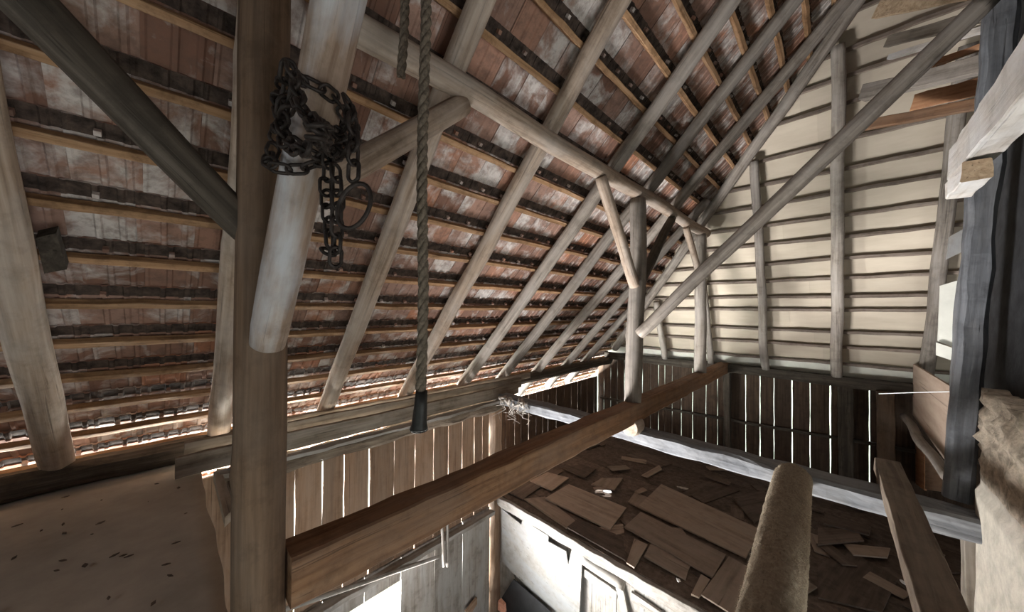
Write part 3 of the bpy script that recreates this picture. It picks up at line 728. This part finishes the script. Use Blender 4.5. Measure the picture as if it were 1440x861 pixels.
# chimney and clay wall
b = MB()
b.prism([(2.0, -.72, -.60), (4.1, -.73, -.60), (4.3, -.92, 2.9), (2.0, -.90, 2.9)], (0, -.9, 0))
struct(b.build('chimney', 'soot')); bpy.data.objects['chimney']['label'] = 'soot-black chimney wall at the right edge'
# clay wall with a broken straw-clay top
b = MB(); NXC, NZC = 46, 70
vs = []; fs = []
for i in range(NXC+1):
    X = 1.9+(3.50-1.9)*i/NXC
    for j in range(NZC+1):
        z = -4.4+(-.47+4.4)*(j/NZC)**.6
        top = max(0, (z+1.05)/.55)
        d = .012*noise.noise((X*4, z*4, 1))
        if top > 0: d += -.05*min(top, 1)+.08*noise.turbulence(Vector((X*7, z*7, 3)), 4, True)*min(top*1.5, 1)-.02
        vs.append((X, -.60+d-(0.02 if X > 3.45 else 0), z+(.03*noise.noise((X*9, 0, 5)) if j == NZC else 0)))
K = NZC+1
fs = [(i*K+j, (i+1)*K+j, (i+1)*K+j+1, i*K+j+1) for i in range(NXC) for j in range(NZC)]
nf = len(vs)
vs += [(x, -.98, z) for x, y, z in vs]
fs += [tuple(nf+q for q in f) for f in fs]
fs += [(i*K+NZC, (i+1)*K+NZC, nf+(i+1)*K+NZC, nf+i*K+NZC) for i in range(NXC)]
fs += [(NXC*K+j, NXC*K+j+1, nf+NXC*K+j+1, nf+NXC*K+j) for j in range(NZC)] + [(j, j+1, nf+j+1, nf+j) for j in range(NZC)]
b.add(vs, fs); b.m = [1 if max(vs[q][2] for q in f) > -.98 else 0 for f in b.f]
o = struct(b.build('wall_clay', ['clay', 'clay_rough'], smooth=True)); o['label'] = 'cream clay wall with a broken straw-clay top at the right edge'
timber('wall_stud', (3.50, -.70, -4.4), (3.50, -.62, -1.36), .1, .12, 'stack', 'dark grey timber low beside the clay wall', 'post', side=(0, 1, 0))
timber('chimney_post', (3.57, -.555, -1.2), (3.60, -.76, 2.3), .13, .12, 'blue', 'grey hewn post standing against the black chimney', 'post', side=(0, 1, 0), cham=.35, rough=.007, wob=.004)

# pale beam with a lap joint
pb = tag(timber('pale_beam', (1.6, -.42, .69), (3.0, -.50, .80), .1, .15, 'pale_beam'), 'pale limewashed beam reaching in at the right edge', 'beam')
lb = timber('lap_block', (2.46, -.44, .625), (2.95, -.47, .66), .085, .085, 'pale_beam', parent=pb)
lb.data.materials.append(M['end'])
for p in lb.data.polygons:
    if len(p.vertices) > 4: p.material_index = 1
lb['label'] = 'lap joint tongue with brown sawn end'

# tan panel, rail and boards at the right
YP = -.76
tp = slab('tan_panel', [PY(x, y, YP) for x, y in ((1284, 512), (1340, 546), (1334, 655), (1283, 583))], (0, -.02, 0), 'plywood', 'tan smooth panel standing right of the gable planks', 'panel')
log('round_rail', (7.2, -.68, -1.46), (4.6, -.68, -1.40), .045, .045, 'log_grey', 'grey round rail below the tan panel', 'rail')
slab('brown_board', [PY(x, y, -.80) for x, y in ((1276, 600), (1300, 625), (1300, 690), (1276, 672))], (0, -.02, 0), 'orange', 'red-brown board below the round rail', 'board')
slab('brown_board', [PY(x, y, -.80) for x, y in ((1301, 622), (1326, 652), (1326, 692), (1301, 688))], (0, -.02, 0), 'plank', 'light brown board below the round rail beside the chimney post', 'board')

b = MB(); b.tube([PX(1236, 554, 5.2), PX(1290, 552, 5.0), PX(1338, 551, 4.7)], .004, 6)
tag(b.build('cord', 'paper', smooth=True), 'thin pale cord stretched past the tan panel', 'cord')

# white panel and box between the right stud and the chimney post
slab('white_panel', [PX(x, y, 5.6) for x, y in ((1322, 402), (1362, 390), (1362, 497), (1319, 480))], (.03, 0, 0), 'panel_low', 'large white panel between the right stud and the chimney post', 'panel')
slab('white_panel', [PX(x, y, 5.55) for x, y in ((1317, 482), (1362, 497), (1362, 515), (1317, 500))], (.03, 0, 0), 'panel_low', 'low white strip under the large white panel', 'panel')
slab('white_panel', [PX(x, y, 5.55) for x, y in ((1335, 333), (1362, 318), (1362, 350), (1331, 365))], (.03, 0, 0), 'lime_sheet', 'small grey-white panel above the large white panel', 'panel')

# boards stored high up before the hip
def high(lab, l, r, m, h, w, xl=4.2, xr=3.85, nm='stored_board'):
    a, c = PX(*l, xl), PX(*r, xr)
    timber(nm, a, c, w, h, m, lab, 'board', 'boards stored high before the hip', rough=.005)


high('pale thick board end at the very top before the hip', (1236, 12), (1400, -25), 'end', .14, .05)
high('dark board with white lower edge high before the hip', (1250, 58), (1395, 20), 'stack', .08, .05)
high('thin white strip along the dark high board', (1252, 80), (1395, 38), 'pale_beam', .035, .06)
high('thin orange board high before the hip', (1305, 92), (1392, 62), 'orange', .045, .06)
high('thick grey board high before the hip', (1215, 132), (1392, 88), 'log_grey', .12, .09)
high('orange-brown board under the thick grey one', (1285, 145), (1392, 117), 'orange', .12, .03, 4.3, 3.95)
high('brown lowest board of those stored before the hip', (1215, 177), (1386, 145), 'tie', .075, .07)

# ================================================================== ROPES
def rope(name, p0, p1, r, label, cat='rope', group=None, sway=.012):
    """three strands twisted round each other"""
    p0, p1 = Vector(p0), Vector(p1); ln = (p1-p0).length; n = int(ln/.012); fr = frame(p0, p1); sd = random.uniform(0, 50)
    b = MB()
    for s in range(3):
        pts = []
        for i in range(n+1):
            z = ln*i/n; a = z*2*math.pi/.13+s*2.094
            pts.append(fr @ Vector((r*.5*math.cos(a)+sway*noise.noise((z*2, sd, 0)), r*.5*math.sin(a)+sway*noise.noise((z*2, sd, 5)), z)))
        b.tube(pts, r*.62, 7)
    return tag(b.build(name, 'rope', smooth=True, frame=fr), label, cat, group)


rp = rope('rope', PX(599, -40, .66), PX(592, 560, .66), .019, 'thick long rope hanging down in the middle')
b = MB(); e0, e1 = PX(593, 550, .66), PX(589, 604, .66)
b.tube([e0, e0.lerp(e1, .4), e0.lerp(e1, .85), e1], [.021, .024, .028, .034], 14); b.build('rope_whipping', 'tar', rp, True)['label'] = 'black swollen rope end'
b = MB(); e2 = e1+Vector((0, 0, -.006)); b.tube([e1+Vector((0, 0, .002)), e2], [.034, .028], 12); b.build('rope_tip', 'paper', rp, True)['label'] = 'white frayed tip'
rope('rope', PX(571, -40, .64), PX(563, 108, .64), .017, 'short rope end hanging left of the long rope')

# ================================================================== CHAIN on the leaning log
def link(b, c, t, n, L_, w, r):
    """one oval link: centre c, along t, flat side n"""
    t = Vector(t).normalized(); n = Vector(n); n = (n-t*n.dot(t)).normalized()
    pts = []
    for k in range(14):
        a = 2*math.pi*k/14; ca, sa = math.cos(a), math.sin(a)
        pts.append(Vector(c)+t*((L_-w)/2*(1 if ca > 0 else -1)*(abs(ca) > .2)+w/2*ca)+n*(w/2*sa))
    b.tube(pts, r, 6, closed=True)


def chain(path, pitch=.036, L_=.05, w=.030, r=.0048):
    b = MB(); path = [Vector(p) for p in path]
    seg = [(path[i+1]-path[i]).length for i in range(len(path)-1)]; tot = sum(seg); n = int(tot/pitch); flip = 0
    def at(s):
        for i, q in enumerate(seg):
            if s <= q or i == len(seg)-1: return path[i].lerp(path[i+1], min(1, s/q)), (path[i+1]-path[i])
            s -= q
    for i in range(n):
        p, t = at((i+.5)*pitch)
        nn = t.orthogonal(); 
        if i % 2: nn = t.cross(nn)
        q = Matrix.Rotation(.4+random.uniform(-.3, .3), 3, t.normalized()) @ nn
        link(b, p+Vector((random.uniform(-1, 1), random.uniform(-1, 1), random.uniform(-1, 1)))*.003, t, q, L_, w, r)
    return b


lg = bpy.data.objects['leaning_log'].matrix_world
ch = bpy.data.objects.new('iron_chain', None); COL.objects.link(ch); ch.location = PX(440, 190, .27); ch.empty_display_size = .1
tag(ch, 'rusty iron chain wound round the pale leaning log', 'chain')
bpy.context.view_layer.update()
for ang, zz, tw in ((0, 0, .10), (.5, .045, -.13), (1.1, -.03, .17)):
    c0 = (lg.inverted() @ PX(440, 185, .27)).z+zz
    pts = []
    for k in range(37):
        a = 2*math.pi*k/36+ang; rr = .092+.012*math.sin(3*a+ang)
        pts.append(lg @ Vector((rr*math.cos(a), rr*math.sin(a), c0+tw*.5*math.cos(a+ang))))
    chain(pts).build('wound_loop', 'iron', ch, True)
# slack bight on the left, hanging strands on the right
D = .215
def P(x, y, X=.20): return PX(x, y, X)
for pts in ([(408, 92), (402, 130), (396, 165), (402, 200), (420, 212), (440, 205)], [(410, 95), (418, 130), (430, 160), (448, 190)], [(405, 150), (392, 178), (400, 196)],
            [(488, 140), (497, 170), (498, 215), (496, 255), (494, 262)], [(462, 215), (460, 260), (461, 310), (462, 352), (470, 362)], [(472, 235), (475, 280), (474, 330), (472, 372)],
            [(448, 175), (470, 188), (490, 180)], [(446, 195), (464, 212), (486, 214), (498, 195)]):
    chain([P(x, y, .30 if x > 455 else .19) for x, y in pts]).build('hanging_strand' if pts[0][1] > 130 else 'slack_strand', 'iron', ch, True)
b = MB(); c = P(498, 290, .30)
rx, ry = RT, UP
b.tube([c+rx*(.036*math.cos(a))+ry*(.052*math.sin(a))+rx*(.014*math.sin(a)) for a in [2*math.pi*k/28 for k in range(28)]], .0055, 8, closed=True)
b.build('iron_ring', 'iron', ch, True)
